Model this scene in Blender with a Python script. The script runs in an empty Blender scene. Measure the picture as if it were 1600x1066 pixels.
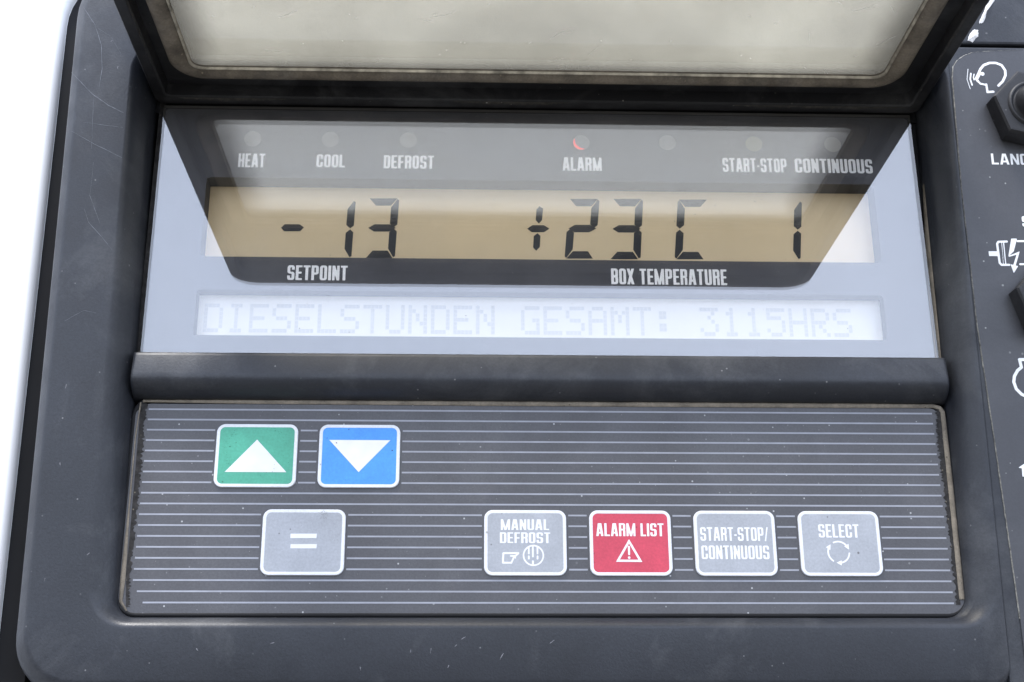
import bpy, bmesh, math, random
import numpy as np
from mathutils import Matrix, Vector
random.seed(7)
scene = bpy.context.scene
col = scene.collection

# ---------------------------------------------------------------- camera
# panel frame: X right, Y up the panel, H out of the panel, in millimetres, origin on the key/display surface
F_PX = 2071.455
A = np.array([[0.9994317631909597, 0.007512419881632362, 0.03285900595774856],
              [-0.004082932019659478, -0.9406870578687255, 0.33925092310029714],
              [0.03345863701844626, -0.3391923093258497, -0.9401218521569769]])
CAM = np.array([-8.497525, -87.732213, 243.120844])

def W(x, y, h):                       # panel mm -> world metres (panel stands upright, facing -Y)
    return Vector((x * .001, -h * .001, y * .001))

def at(px, py, h=0.0):                # point of the photograph (1600 wide) on the plane at height h
    d = A @ np.array([(px - 800) / F_PX, (py - 533) / F_PX, 1.0])
    t = (h - CAM[2]) / d[2]
    p = CAM + t * d
    return float(p[0]), float(p[1])

cam = bpy.data.objects.new('camera', bpy.data.cameras.new('camera'))
col.objects.link(cam)
r, u, b = W(*A[:, 0]).normalized(), W(*(-A[:, 1])).normalized(), W(*(-A[:, 2])).normalized()
M = Matrix((r, u, b)).transposed().to_4x4(); M.translation = W(*CAM)
cam.matrix_world = M
cam.data.sensor_width = 36.0
cam.data.lens = 36.0 * F_PX / 1600
cam.data.clip_start = .01; cam.data.clip_end = 100
scene.camera = cam

# ---------------------------------------------------------------- light
SUN_EL, SUN_AZ = math.radians(66), math.radians(-38)        # azimuth measured from straight out of the panel, to the left
wd = bpy.data.worlds.new('World'); scene.world = wd; wd.use_nodes = True
nt = wd.node_tree; N = nt.nodes; L = nt.links; N.clear()
out = N.new('ShaderNodeOutputWorld'); bg = N.new('ShaderNodeBackground')
sky = N.new('ShaderNodeTexSky'); sky.sky_type = 'NISHITA'; sky.sun_disc = False
sky.sun_elevation = SUN_EL; sky.sun_rotation = math.pi - SUN_AZ
sky.air_density = 1.0; sky.dust_density = 1.5
tc = N.new('ShaderNodeTexCoord'); nz = N.new('ShaderNodeTexNoise'); nz.inputs['Scale'].default_value = 1.6
nz.inputs['Detail'].default_value = 4
mr = N.new('ShaderNodeMapRange'); mr.inputs[1].default_value = .3; mr.inputs[2].default_value = .7
mr.inputs[3].default_value = .62; mr.inputs[4].default_value = .82
mx = N.new('ShaderNodeMixRGB'); mx.inputs[2].default_value = (8.4, 9.3, 11.4, 1)     # thin high cloud over the whole sky
L.new(tc.outputs['Generated'], nz.inputs['Vector']); L.new(nz.outputs['Fac'], mr.inputs[0])
L.new(mr.outputs[0], mx.inputs[0]); L.new(sky.outputs[0], mx.inputs[1])
sepw = N.new('ShaderNodeSeparateXYZ'); L.new(tc.outputs['Generated'], sepw.inputs[0])
gr = N.new('ShaderNodeMapRange'); gr.inputs[1].default_value = -.03; gr.inputs[2].default_value = .02; L.new(sepw.outputs[2], gr.inputs[0])
gm = N.new('ShaderNodeMixRGB'); gm.inputs[1].default_value = (1.5, 1.5, 1.5, 1)     # the yard below the horizon
L.new(gr.outputs[0], gm.inputs[0]); L.new(mx.outputs[0], gm.inputs[2]); L.new(gm.outputs[0], bg.inputs[0]); bg.inputs[1].default_value = .14
L.new(bg.outputs[0], out.inputs[0])
sd = bpy.data.lights.new('sun', 'SUN'); sd.energy = 1.9; sd.angle = math.radians(14); sd.color = (1, .97, .93)
sun = bpy.data.objects.new('sun', sd); col.objects.link(sun)
dirv = Vector((math.sin(SUN_AZ) * math.cos(SUN_EL), -math.cos(SUN_AZ) * math.cos(SUN_EL), math.sin(SUN_EL)))
sun.rotation_euler = dirv.to_track_quat('Z', 'Y').to_euler(); sun.location = (0, -1, 1)
vs = scene.view_settings
vs.view_transform = 'Standard'; vs.look = 'None'; vs.gamma = 1; vs.use_curve_mapping = False; vs.exposure = 1.05
scene.cycles.max_bounces = 12; scene.cycles.transparent_max_bounces = 24; scene.cycles.glossy_bounces = 8
scene.cycles.transmission_bounces = 8

# ---------------------------------------------------------------- materials
def srgb(r_, g, b_):
    f = lambda c: (c / 255 / 12.92) if c / 255 <= .04045 else ((c / 255 + .055) / 1.055) ** 2.4
    return (f(r_), f(g), f(b_), 1)

def mat(name, color, rough=.5, spec=.5, mottle=.0, mscale=60, grain=0., gscale=2500, speck=0., speck_col=(.5, .48, .44, 1),
        metal=0., rough_var=0., coat=0., emit=None, grime=0., ior=None, brush=0.):
    m = bpy.data.materials.new(name); m.use_nodes = True
    t = m.node_tree; n = t.nodes; l = t.links; bs = n['Principled BSDF']
    bs.inputs['Roughness'].default_value = rough
    bs.inputs['Metallic'].default_value = metal
    bs.inputs['Specular IOR Level'].default_value = spec
    bs.inputs['Coat Weight'].default_value = coat; bs.inputs['Coat Roughness'].default_value = .12
    if ior: bs.inputs['IOR'].default_value = ior
    geo = n.new('ShaderNodeNewGeometry'); pos = geo.outputs['Position']
    c = n.new('ShaderNodeRGB'); c.outputs[0].default_value = color if len(color) == 4 else (*color, 1)
    cur = c.outputs[0]
    def noise(scale, detail=4, rough_=.55, vec=pos, dist=0.):
        x = n.new('ShaderNodeTexNoise'); x.inputs['Scale'].default_value = scale
        x.inputs['Detail'].default_value = detail; x.inputs['Roughness'].default_value = rough_
        x.inputs['Distortion'].default_value = dist
        l.new(vec, x.inputs['Vector']); return x.outputs['Fac']
    def rng(s, a, b_, lo, hi):
        x = n.new('ShaderNodeMapRange'); x.inputs[1].default_value = a; x.inputs[2].default_value = b_
        x.inputs[3].default_value = lo; x.inputs[4].default_value = hi; l.new(s, x.inputs[0]); return x.outputs[0]
    def mix(f, a, b_, mode='MIX'):
        x = n.new('ShaderNodeMixRGB'); x.blend_type = mode
        for i, s in enumerate((f, a, b_)):
            if isinstance(s, (int, float)): x.inputs[i].default_value = s
            elif isinstance(s, tuple): x.inputs[i].default_value = s
            else: l.new(s, x.inputs[i])
        return x.outputs[0]
    if mottle:
        s = rng(noise(mscale, 6, .6), .3, .7, 1 - mottle, 1 + mottle)
        x = n.new('ShaderNodeCombineColor'); [l.new(s, x.inputs[i]) for i in range(3)]
        cur = mix(1.0, cur, x.outputs[0], 'MULTIPLY')
    if grime:                          # soft dusty smears
        f = rng(noise(38, 7, .68, dist=.6), .5, .78, 0, grime)
        cur = mix(f, cur, (.33, .33, .33, 1))
    for vsc, lo_, hi_ in ((420, .06, .12), (1000, .10, .2)) if speck else ():     # grains of dust and small chips
        v = n.new('ShaderNodeTexVoronoi'); v.inputs['Scale'].default_value = vsc; l.new(pos, v.inputs['Vector'])
        d = rng(v.outputs['Distance'], lo_, hi_, 1, 0)
        sepx = n.new('ShaderNodeSeparateColor'); l.new(v.outputs['Color'], sepx.inputs[0])
        pick = rng(sepx.outputs[0], 1 - speck, 1 - speck + .01, 0, 1)
        amt = rng(sepx.outputs[1], 0, 1, .25, 1)
        mu = n.new('ShaderNodeMath'); mu.operation = 'MULTIPLY'; l.new(d, mu.inputs[0]); l.new(pick, mu.inputs[1])
        mu2 = n.new('ShaderNodeMath'); mu2.operation = 'MULTIPLY'; l.new(mu.outputs[0], mu2.inputs[0]); l.new(amt, mu2.inputs[1])
        cur = mix(mu2.outputs[0], cur, speck_col)
    if grain:                          # fine colour grain of moulded plastic
        ga = min(.15, grain * .4); s_ = rng(noise(2200, 2, .6), .3, .7, 1 - ga, 1 + ga)
        x = n.new('ShaderNodeCombineColor'); [l.new(s_, x.inputs[i]) for i in range(3)]
        cur = mix(1.0, cur, x.outputs[0], 'MULTIPLY')
    l.new(cur, bs.inputs['Base Color'])
    if rough_var:
        l.new(rng(noise(120, 5, .6), .3, .7, rough - rough_var, rough + rough_var), bs.inputs['Roughness'])
    if grain:
        bp = n.new('ShaderNodeBump'); bp.inputs['Strength'].default_value = grain; bp.inputs['Distance'].default_value = .0001
        l.new(noise(gscale, 3, .6), bp.inputs['Height']); l.new(bp.outputs[0], bs.inputs['Normal'])
    if emit:
        bs.inputs['Emission Color'].default_value = emit[0]; bs.inputs['Emission Strength'].default_value = emit[1]
    m['rng'] = 1
    return m

M_PLASTIC = mat('textured_dark_plastic', (.023, .0255, .032), .45, .45, .16, 45, .35, 2600, .03, (.22, .22, .22, 1), rough_var=.10, grime=.16)
M_LID = mat('lid_black_plastic', (.012, .012, .0135), .5, .3, .2, 60, .2, 1800, .05, (.2, .19, .17, 1), rough_var=.1, grime=.2)
M_BLACK = mat('black_rubber', (.008, .008, .009), .7, .3, .2, 80)
M_SEAL_DIRT = mat('dirty_black_sealant', (.03, .028, .027), .8, .3, .6, 900, .8, 900, .35, (.16, .14, .11, 1))
M_TAN = mat('aged_tan_gasket', (.21, .18, .14), .7, .3, .35, 220, .5, 1500, .1, (.05, .04, .03, 1))
M_MASK = mat('smoked_display_mask', (.062, .062, .070), .35, .3, .1, 90)
M_WELL = mat('display_well', (.05, .047, .042), .7, .3, .1, 90)
M_LEGEND = mat('white_screen_print', (.88, .88, .88), .5, .3, .06, 400)
M_LCD = mat('tan_lcd', (.82, .65, .40), .3, .4, .07, 30, .0)
M_LCD2 = mat('message_lcd', (.80, .77, .70), .35, .4, .03, 60)
M_SEG = mat('lcd_segment', (.012, .015, .02), .4, .3)
M_DOT = mat('faint_lcd_dot', (.60, .59, .56), .4, .3)
M_LED = mat('unlit_indicator_lens', (.16, .155, .145), .35, .5)
M_LEDG = mat('yellow_indicator_lens', (.16, .155, .10), .35, .5)
M_LEDR = mat('lit_alarm_lens', (.8, .08, .06), .35, .5, emit=((1, .10, .08, 1), .18))
M_KEYPAD = mat('grey_keypad_overlay', (.070, .069, .075), .42, .5, .10, 40, .3, 3000, .07, (.45, .45, .45, 1), rough_var=.08, grime=.10)
M_STRIPE = mat('pale_stripe_print', (.32, .33, .37), .45, .4, .1, 300)
M_BORDER = mat('white_key_border', (.76, .77, .80), .45, .4, .05, 250, .15, 2500, .04, (.3, .27, .22, 1))
M_GREEN = mat('green_key_print', (.085, .40, .27), .45, .4, .14, 160, .2, 2500, .10, (.02, .08, .05, 1))
M_BLUE = mat('blue_key_print', (.075, .31, .80), .45, .4, .10, 160, .2, 2500, .06, (.02, .06, .2, 1))
M_RED = mat('red_key_print', (.58, .06, .10), .45, .4, .10, 160, .2, 2500, .04, (.2, .02, .03, 1))
M_GREY = mat('grey_key_print', (.375, .39, .42), .45, .4, .10, 130, .2, 2500, .06, (.12, .12, .12, 1), grime=.1)
M_ICON = mat('white_key_icon', (.80, .80, .82), .45, .4, .05, 300)
M_WHITE = mat('white_painted_bodywork', (.86, .86, .86), .35, .5, .02, 30)
M_STICKER = mat('dark_decal', (.052, .053, .060), .42, .5, .06, 50, .15, 3000, .06, (.35, .35, .33, 1), rough_var=.05, grime=.08)
M_EDGE = mat('worn_decal_edge', (.26, .25, .22), .7, .3, .7, 1500)
M_BOOT = mat('black_switch_rubber', (.017, .017, .019), .5, .4, .25, 200, .3, 1500, .12, (.12, .12, .12, 1), grime=.1)
M_CHIP = mat('chipped_white_paint', (.72, .70, .68), .7, .3, .2, 300, .6, 1200)
M_SCRATCH = mat('pale_scratch', (.17, .18, .20), .6, .3, .4, 600)
M_LIDGASKET = mat('brown_window_gasket', (.15, .128, .10), .6, .3, .55, 150, .4, 900, .2, (.3, .25, .18, 1), grime=.25)

def glass_mat(name, ior, rough, tint=(1, 1, 1, 1)):
    m = bpy.data.materials.new(name); m.use_nodes = True
    t = m.node_tree; n = t.nodes; l = t.links; n.clear()
    o = n.new('ShaderNodeOutputMaterial'); mxs = n.new('ShaderNodeMixShader'); lw = n.new('ShaderNodeLayerWeight'); pw = n.new('ShaderNodeMath'); fr = n.new('ShaderNodeMapRange')
    tr = n.new('ShaderNodeBsdfTransparent'); gl = n.new('ShaderNodeBsdfGlossy')
    lw.inputs[0].default_value = .5; pw.operation = 'POWER'; pw.inputs[1].default_value = 5
    l.new(lw.outputs['Facing'], pw.inputs[0]); l.new(pw.outputs[0], fr.inputs[0])
    fr.inputs[3].default_value = ior; fr.inputs[4].default_value = 1.0; gl.inputs['Roughness'].default_value = rough
    tr.inputs['Color'].default_value = tint; gl.inputs['Color'].default_value = (1, 1, 1, 1)
    # smears on the pane: slightly rougher, slightly milky patches
    geo = n.new('ShaderNodeNewGeometry'); nz_ = n.new('ShaderNodeTexNoise'); nz_.inputs['Scale'].default_value = 55
    nz_.inputs['Detail'].default_value = 6; l.new(geo.outputs['Position'], nz_.inputs['Vector'])
    df = n.new('ShaderNodeBsdfDiffuse'); df.inputs['Color'].default_value = (.55, .55, .55, 1)
    mr_ = n.new('ShaderNodeMapRange'); mr_.inputs[1].default_value = .45; mr_.inputs[2].default_value = .75
    mr_.inputs[3].default_value = .004; mr_.inputs[4].default_value = .035
    l.new(nz_.outputs['Fac'], mr_.inputs[0])
    mm = n.new('ShaderNodeMixShader'); l.new(mr_.outputs[0], mm.inputs[0])
    l.new(fr.outputs[0], mxs.inputs[0]); l.new(tr.outputs[0], mxs.inputs[1]); l.new(gl.outputs[0], mxs.inputs[2])
    l.new(mxs.outputs[0], mm.inputs[1]); l.new(df.outputs[0], mm.inputs[2])
    l.new(mm.outputs[0], o.inputs[0]); return m
M_GLASS = glass_mat('glossy_display_window', .125, .01)

def lid_window_mat():
    m = bpy.data.materials.new('milky_scratched_window'); m.use_nodes = True
    t = m.node_tree; n = t.nodes; l = t.links; n.clear()
    o = n.new('ShaderNodeOutputMaterial')
    tr = n.new('ShaderNodeBsdfTransparent'); tl = n.new('ShaderNodeBsdfTranslucent'); gl = n.new('ShaderNodeBsdfGlossy')
    df = n.new('ShaderNodeBsdfDiffuse')
    tr.inputs[0].default_value = (.96, .935, .875, 1)
    geo = n.new('ShaderNodeNewGeometry'); sx = n.new('ShaderNodeSeparateXYZ'); l.new(geo.outputs['Position'], sx.inputs[0])
    nz_ = n.new('ShaderNodeTexNoise'); nz_.inputs['Scale'].default_value = 17; nz_.inputs['Detail'].default_value = 8
    nz_.inputs['Roughness'].default_value = .65; l.new(geo.outputs['Position'], nz_.inputs['Vector'])
    cr = n.new('ShaderNodeValToRGB'); l.new(nz_.outputs['Fac'], cr.inputs[0])
    cr.color_ramp.elements[0].position = .3; cr.color_ramp.elements[0].color = (.52, .50, .42, 1)
    cr.color_ramp.elements[1].position = .7; cr.color_ramp.elements[1].color = (.72, .70, .60, 1)
    l.new(cr.outputs[0], tl.inputs[0]); l.new(cr.outputs[0], df.inputs[0])
    m1 = n.new('ShaderNodeMixShader'); m1.inputs[0].default_value = .12; l.new(tl.outputs[0], m1.inputs[1]); l.new(df.outputs[0], m1.inputs[2])
    mr_ = n.new('ShaderNodeMapRange'); mr_.inputs[1].default_value = .3; mr_.inputs[2].default_value = .7
    mr_.inputs[3].default_value = .17; mr_.inputs[4].default_value = .27; l.new(nz_.outputs['Fac'], mr_.inputs[0])
    m2 = n.new('ShaderNodeMixShader'); l.new(mr_.outputs[0], m2.inputs[0]); l.new(tr.outputs[0], m2.inputs[1]); l.new(m1.outputs[0], m2.inputs[2])
    def mth(op, a, b_):
        x = n.new('ShaderNodeMath'); x.operation = op
        for i, q in enumerate((a, b_)):
            if isinstance(q, (int, float)): x.inputs[i].default_value = q
            else: l.new(q, x.inputs[i])
        return x.outputs[0]
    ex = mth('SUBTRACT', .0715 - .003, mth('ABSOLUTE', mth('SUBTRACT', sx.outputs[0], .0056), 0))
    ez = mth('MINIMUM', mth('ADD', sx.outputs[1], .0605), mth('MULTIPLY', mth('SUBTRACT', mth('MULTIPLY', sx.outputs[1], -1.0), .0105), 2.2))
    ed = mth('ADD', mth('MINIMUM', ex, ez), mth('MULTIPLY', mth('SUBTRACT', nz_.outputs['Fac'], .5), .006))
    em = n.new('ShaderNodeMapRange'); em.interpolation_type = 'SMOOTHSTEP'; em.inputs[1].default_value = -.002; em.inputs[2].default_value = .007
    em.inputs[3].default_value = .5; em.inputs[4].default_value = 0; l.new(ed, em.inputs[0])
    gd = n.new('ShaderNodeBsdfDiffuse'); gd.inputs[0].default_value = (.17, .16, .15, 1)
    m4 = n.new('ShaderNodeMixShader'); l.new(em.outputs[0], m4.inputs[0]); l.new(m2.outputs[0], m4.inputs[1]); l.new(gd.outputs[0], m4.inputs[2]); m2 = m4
    lw = n.new('ShaderNodeLayerWeight'); lw.inputs[0].default_value = .5
    fr = n.new('ShaderNodeMapRange'); l.new(mth('POWER', lw.outputs['Facing'], 5), fr.inputs[0]); fr.inputs[3].default_value = .04; fr.inputs[4].default_value = 1; gl.inputs['Roughness'].default_value = .2
    m3 = n.new('ShaderNodeMixShader'); l.new(fr.outputs[0], m3.inputs[0]); l.new(m2.outputs[0], m3.inputs[1]); l.new(gl.outputs[0], m3.inputs[2])
    l.new(m3.outputs[0], o.inputs[0]); return m
M_LIDWIN = lid_window_mat()

# ---------------------------------------------------------------- helpers
BASE = {}
def thing(name, label, cat, base):
    o = bpy.data.objects.new(name, None); o.empty_display_size = .02; col.objects.link(o)
    o.location = W(*base); o['label'] = label; o['category'] = cat
    return o

def link(name, mesh, material, parent=None, label=None, kind=None, smooth=False):
    o = bpy.data.objects.new(name, mesh)
    if material and not mesh.materials: mesh.materials.append(material)
    col.objects.link(o)
    if parent:
        o.parent = parent
        p = parent; off = Vector()
        while p: off = off + p.location; p = p.parent
        if parent.parent is None: o.location = -parent.location       # vertices are in place; the origin stays at the panel origin
    if label: o['label'] = label
    if kind: o['kind'] = kind
    if smooth:
        for p_ in mesh.polygons: p_.use_smooth = True
    return o

def mesh_from(name, verts, faces):
    me = bpy.data.meshes.new(name); me.from_pydata([W(*v) for v in verts], [], faces); me.update(); return me

def bm_mesh(name, bm, bevel=0., seg=2):
    if bevel:
        bmesh.ops.bevel(bm, geom=bm.edges[:], offset=bevel, segments=seg, profile=.5, affect='EDGES', clamp_overlap=True)
    bmesh.ops.recalc_face_normals(bm, faces=bm.faces)
    for v in bm.verts: v.co = W(*v.co)
    me = bpy.data.meshes.new(name); bm.to_mesh(me); bm.free(); return me

def box_mesh(name, x0, x1, y0, y1, h0, h1, bevel=0.):
    bm = bmesh.new(); bmesh.ops.create_cube(bm, size=1)
    for v in bm.verts: v.co = Vector(((x0 + x1) / 2 + v.co.x * (x1 - x0), (y0 + y1) / 2 + v.co.y * (y1 - y0), (h0 + h1) / 2 + v.co.z * (h1 - h0)))
    return bm_mesh(name, bm, bevel)

def rrect(x0, x1, y0, y1, rad, n=8, sub=10):
    """counter-clockwise rounded rectangle; rad = radius or 4 radii (bl, br, tr, tl)"""
    if not isinstance(rad, (tuple, list)): rad = (rad,) * 4
    pts = []
    cs = [(x0, y0, 1, 1, math.pi, rad[0]), (x1, y0, -1, 1, 1.5 * math.pi, rad[1]), (x1, y1, -1, -1, 0, rad[2]), (x0, y1, 1, -1, .5 * math.pi, rad[3])]
    for cx, cy, sx, sy, a0, r_ in cs:
        ox, oy = cx + sx * r_, cy + sy * r_
        for i in range(n + 1):
            a = a0 + i / n * math.pi / 2
            pts.append((ox + r_ * math.cos(a), oy + r_ * math.sin(a)))
    res = []
    for i, p in enumerate(pts):        # subdivide the straight sides
        q = pts[(i + 1) % len(pts)]
        res.append(p)
        if (i + 1) % (n + 1) == 0:
            for k in range(1, sub): res.append((p[0] + (q[0] - p[0]) * k / sub, p[1] + (q[1] - p[1]) * k / sub))
    return res

def loft(name, loops, close=False, cap0=False, cap1=False):
    """loops: lists of (x,y,h) with equal counts"""
    n = len(loops[0]); verts = [v for lp in loops for v in lp]; faces = []
    m = len(loops)
    for k in range(m if close else m - 1):
        a, b_ = k * n, ((k + 1) % m) * n
        for i in range(n):
            j = (i + 1) % n
            faces.append((a + i, a + j, b_ + j, b_ + i))
    if cap0: faces.append(tuple(range(n)))
    if cap1: faces.append(tuple(range((m - 1) * n, m * n)))
    bm = bmesh.new(); vv = [bm.verts.new(v) for v in verts]
    for f in faces: bm.faces.new([vv[i] for i in f])
    return bm_mesh(name, bm)

# --- flat printed shapes from a signed distance field, meshed without overlaps
def sdf_cells(fn, x0, x1, y0, y1, step):
    nx = max(2, int(math.ceil((x1 - x0) / step))); ny = max(2, int(math.ceil((y1 - y0) / step)))
    xs = np.linspace(x0, x1, nx + 1); ys = np.linspace(y0, y1, ny + 1)
    X, Y = np.meshgrid(xs, ys); D = fn(X, Y)
    polys = []
    for j in range(ny):
        i = 0
        while i < nx:
            c = (D[j, i], D[j, i + 1], D[j + 1, i + 1], D[j + 1, i])
            if max(c) <= 0:
                k = i
                while k + 1 < nx and max(D[j, k + 1], D[j, k + 2], D[j + 1, k + 1], D[j + 1, k + 2]) <= 0: k += 1
                polys.append([(xs[i], ys[j]), (xs[k + 1], ys[j]), (xs[k + 1], ys[j + 1]), (xs[i], ys[j + 1])]); i = k + 1; continue
            if min(c) < 0:
                P4 = [(xs[i], ys[j]), (xs[i + 1], ys[j]), (xs[i + 1], ys[j + 1]), (xs[i], ys[j + 1])]; pl = []
                for q in range(4):
                    a, b_ = c[q], c[(q + 1) % 4]
                    if a <= 0: pl.append(P4[q])
                    if (a <= 0) != (b_ <= 0):
                        t = a / (a - b_); pl.append((P4[q][0] + t * (P4[(q + 1) % 4][0] - P4[q][0]), P4[q][1] + t * (P4[(q + 1) % 4][1] - P4[q][1])))
                if len(pl) >= 3: polys.append(pl)
            i += 1
    return polys

def d_box(cx, cy, hx, hy, r_=0.):
    def f(X, Y):
        dx = np.abs(X - cx) - hx + r_; dy = np.abs(Y - cy) - hy + r_
        return np.minimum(np.maximum(dx, dy), 0) + np.hypot(np.maximum(dx, 0), np.maximum(dy, 0)) - r_
    return f
def d_seg(ax, ay, bx, by, hw, rnd=False):
    L_ = math.hypot(bx - ax, by - ay); ux, uy = (bx - ax) / L_, (by - ay) / L_
    def f(X, Y):
        s = (X - ax) * ux + (Y - ay) * uy; t = np.abs(-(X - ax) * uy + (Y - ay) * ux)
        e = np.maximum(-s, s - L_)
        if rnd: return np.hypot(np.maximum(e, 0), t) - hw
        return np.maximum(e, t - hw)
    return f
def d_circ(cx, cy, r_): return lambda X, Y: np.hypot(X - cx, Y - cy) - r_
def d_ring(cx, cy, r_, hw): return lambda X, Y: np.abs(np.hypot(X - cx, Y - cy) - r_) - hw
def d_arc(cx, cy, r_, hw, a0, a1):     # degrees, counter-clockwise from a0 to a1
    def f(X, Y):
        an = (np.degrees(np.arctan2(Y - cy, X - cx)) - a0) % 360; span = (a1 - a0)
        inside = an <= span
        over = np.where(inside, -1., np.minimum(an - span, 360 - an) * math.pi / 180 * r_)
        return np.maximum(np.abs(np.hypot(X - cx, Y - cy) - r_) - hw, over)
    return f
def d_poly(pts):                        # convex, any winding
    cx = sum(p[0] for p in pts) / len(pts); cy = sum(p[1] for p in pts) / len(pts); fs = []
    for i, p in enumerate(pts):
        q = pts[(i + 1) % len(pts)]; nx_, ny_ = q[1] - p[1], -(q[0] - p[0]); l_ = math.hypot(nx_, ny_); nx_ /= l_; ny_ /= l_
        if (cx - p[0]) * nx_ + (cy - p[1]) * ny_ > 0: nx_, ny_ = -nx_, -ny_
        fs.append((p[0], p[1], nx_, ny_))
    def f(X, Y):
        r_ = None
        for px, py, a, b_ in fs:
            d = (X - px) * a + (Y - py) * b_; r_ = d if r_ is None else np.maximum(r_, d)
        return r_
    return f
def U(*fs):
    def f(X, Y):
        r_ = fs[0](X, Y)
        for g in fs[1:]: r_ = np.minimum(r_, g(X, Y))
        return r_
    return f
def I(*fs):
    def f(X, Y):
        r_ = fs[0](X, Y)
        for g in fs[1:]: r_ = np.maximum(r_, g(X, Y))
        return r_
    return f
def S(a, *bs):
    def f(X, Y):
        r_ = a(X, Y)
        for g in bs: r_ = np.maximum(r_, -g(X, Y))
        return r_
    return f

def flat(name, polys, hfn):
    verts = []; faces = []; idx = {}
    for pl in polys:
        fc = []
        for p in pl:
            k = (round(p[0], 4), round(p[1], 4))
            if k not in idx:
                idx[k] = len(verts); verts.append((p[0], p[1], hfn(p[0], p[1]) if callable(hfn) else hfn))
            if not fc or fc[-1] != idx[k]: fc.append(idx[k])
        if len(fc) > 2 and fc[0] == fc[-1]: fc.pop()
        if len(set(fc)) >= 3: faces.append(tuple(dict.fromkeys(fc)))
    return mesh_from(name, verts, faces)
def shape(name, fn, bounds, step, h, material, parent, **kw):
    return link(name, flat(name, sdf_cells(fn, *bounds, step), h), material, parent, **kw)

# --- condensed heavy capitals, unit height
def glyph(ch, s=.17, hs=.13, w=.44):
    box = lambda x0, x1, y0, y1, r_=0.: d_box((x0 + x1) / 2, (y0 + y1) / 2, (x1 - x0) / 2, (y1 - y0) / 2, r_)
    R_, q = .15, .05
    O = S(box(0, w, 0, 1, R_), box(s, w - s, hs, 1 - hs, q))
    if ch == ' ': return None, .22
    if ch == 'O': return O, w
    if ch == 'C': return S(O, box(w / 2, w + .1, .40, .62)), w
    if ch == 'G': return U(S(O, box(w / 2, w + .1, .50, .64)), box(w * .5, w, .40, .52)), w
    if ch == 'D': return S(U(box(0, w, 0, 1, R_), box(0, w / 2, 0, 1)), box(s, w - s, hs, 1 - hs, q)), w
    if ch == 'U': return I(S(box(0, w, 0, 1.4, R_), box(s, w - s, hs, 1.4, q)), box(0, w, 0, 1)), w
    if ch == 'S':
        top = S(box(0, w, .435, 1, R_), box(s, w - s, .435 + hs, 1 - hs, q), box(w / 2, w + .1, .3, .70))
        bot = S(box(0, w, 0, .56, R_), box(s, w - s, hs, .56 - hs, q), box(-.1, w / 2, .30, .7))
        return U(top, bot), w
    if ch == 'E': return U(box(0, s, 0, 1), box(0, w * .88, 0, hs), box(0, w * .88, 1 - hs, 1), box(0, w * .8, .5 - hs / 2, .5 + hs / 2)), w * .88
    if ch == 'F': return U(box(0, s, 0, 1), box(0, w * .86, 1 - hs, 1), box(0, w * .78, .48 - hs / 2, .48 + hs / 2)), w * .86
    if ch == 'L': return U(box(0, s, 0, 1), box(0, w * .84, 0, hs)), w * .84
    if ch == 'T': return U(box(0, w * .95, 1 - hs, 1), box(w * .475 - s / 2, w * .475 + s / 2, 0, 1)), w * .95
    if ch == 'I': return box(0, s, 0, 1), s
    if ch == 'H': return U(box(0, s, 0, 1), box(w - s, w, 0, 1), box(0, w, .5 - hs / 2, .5 + hs / 2)), w
    if ch == 'N': return U(box(0, s * .9, 0, 1), box(w - s * .9, w, 0, 1), I(d_seg(s * .4, 1.05, w - s * .4, -.05, s * .47), box(0, w, 0, 1))), w
    if ch == 'M':
        W_ = w * 1.4
        return U(box(0, s * .9, 0, 1), box(W_ - s * .9, W_, 0, 1), I(U(d_seg(s * .45, 1.05, W_ / 2, -.02, s * .42), d_seg(W_ - s * .45, 1.05, W_ / 2, -.02, s * .42)), box(0, W_, 0, 1))), W_
    if ch == 'A':
        W_ = w * 1.12
        return U(I(U(d_seg(s * .42, -.1, W_ / 2 - s * .18, 1.1, s * .5), d_seg(W_ - s * .42, -.1, W_ / 2 + s * .18, 1.1, s * .5)), box(-.05, W_ + .05, 0, 1)), box(W_ * .22, W_ * .78, .2, .2 + hs)), W_
    if ch == 'X':
        return I(U(d_seg(s * .35, -.05, w - s * .35, 1.05, s * .5), d_seg(w - s * .35, -.05, s * .35, 1.05, s * .5)), box(-.05, w + .05, 0, 1)), w
    if ch in 'PRB':
        top = S(U(box(0, w, .44, 1, R_), box(0, w / 2, .44, 1)), box(s, w - s, .44 + hs, 1 - hs, q))
        st = box(0, s, 0, 1)
        if ch == 'P': return U(S(U(box(0, w, .38, 1, R_), box(0, w / 2, .38, 1)), box(s, w - s, .38 + hs, 1 - hs, q)), st), w
        if ch == 'R': return U(top, st, box(w - s, w - .01, 0, .46), box(s, w - s * .6, .44, .44 + hs)), w
        bot = S(U(box(0, w, 0, .56, R_), box(0, w / 2, 0, .56)), box(s, w - s, hs, .56 - hs, q))
        return U(top, bot), w
    if ch == '-': return box(0, .2, .36, .49), .2
    if ch == '/': return d_seg(.04, -.02, .24, 1.02, .055), .28
    raise ValueError(ch)

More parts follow.
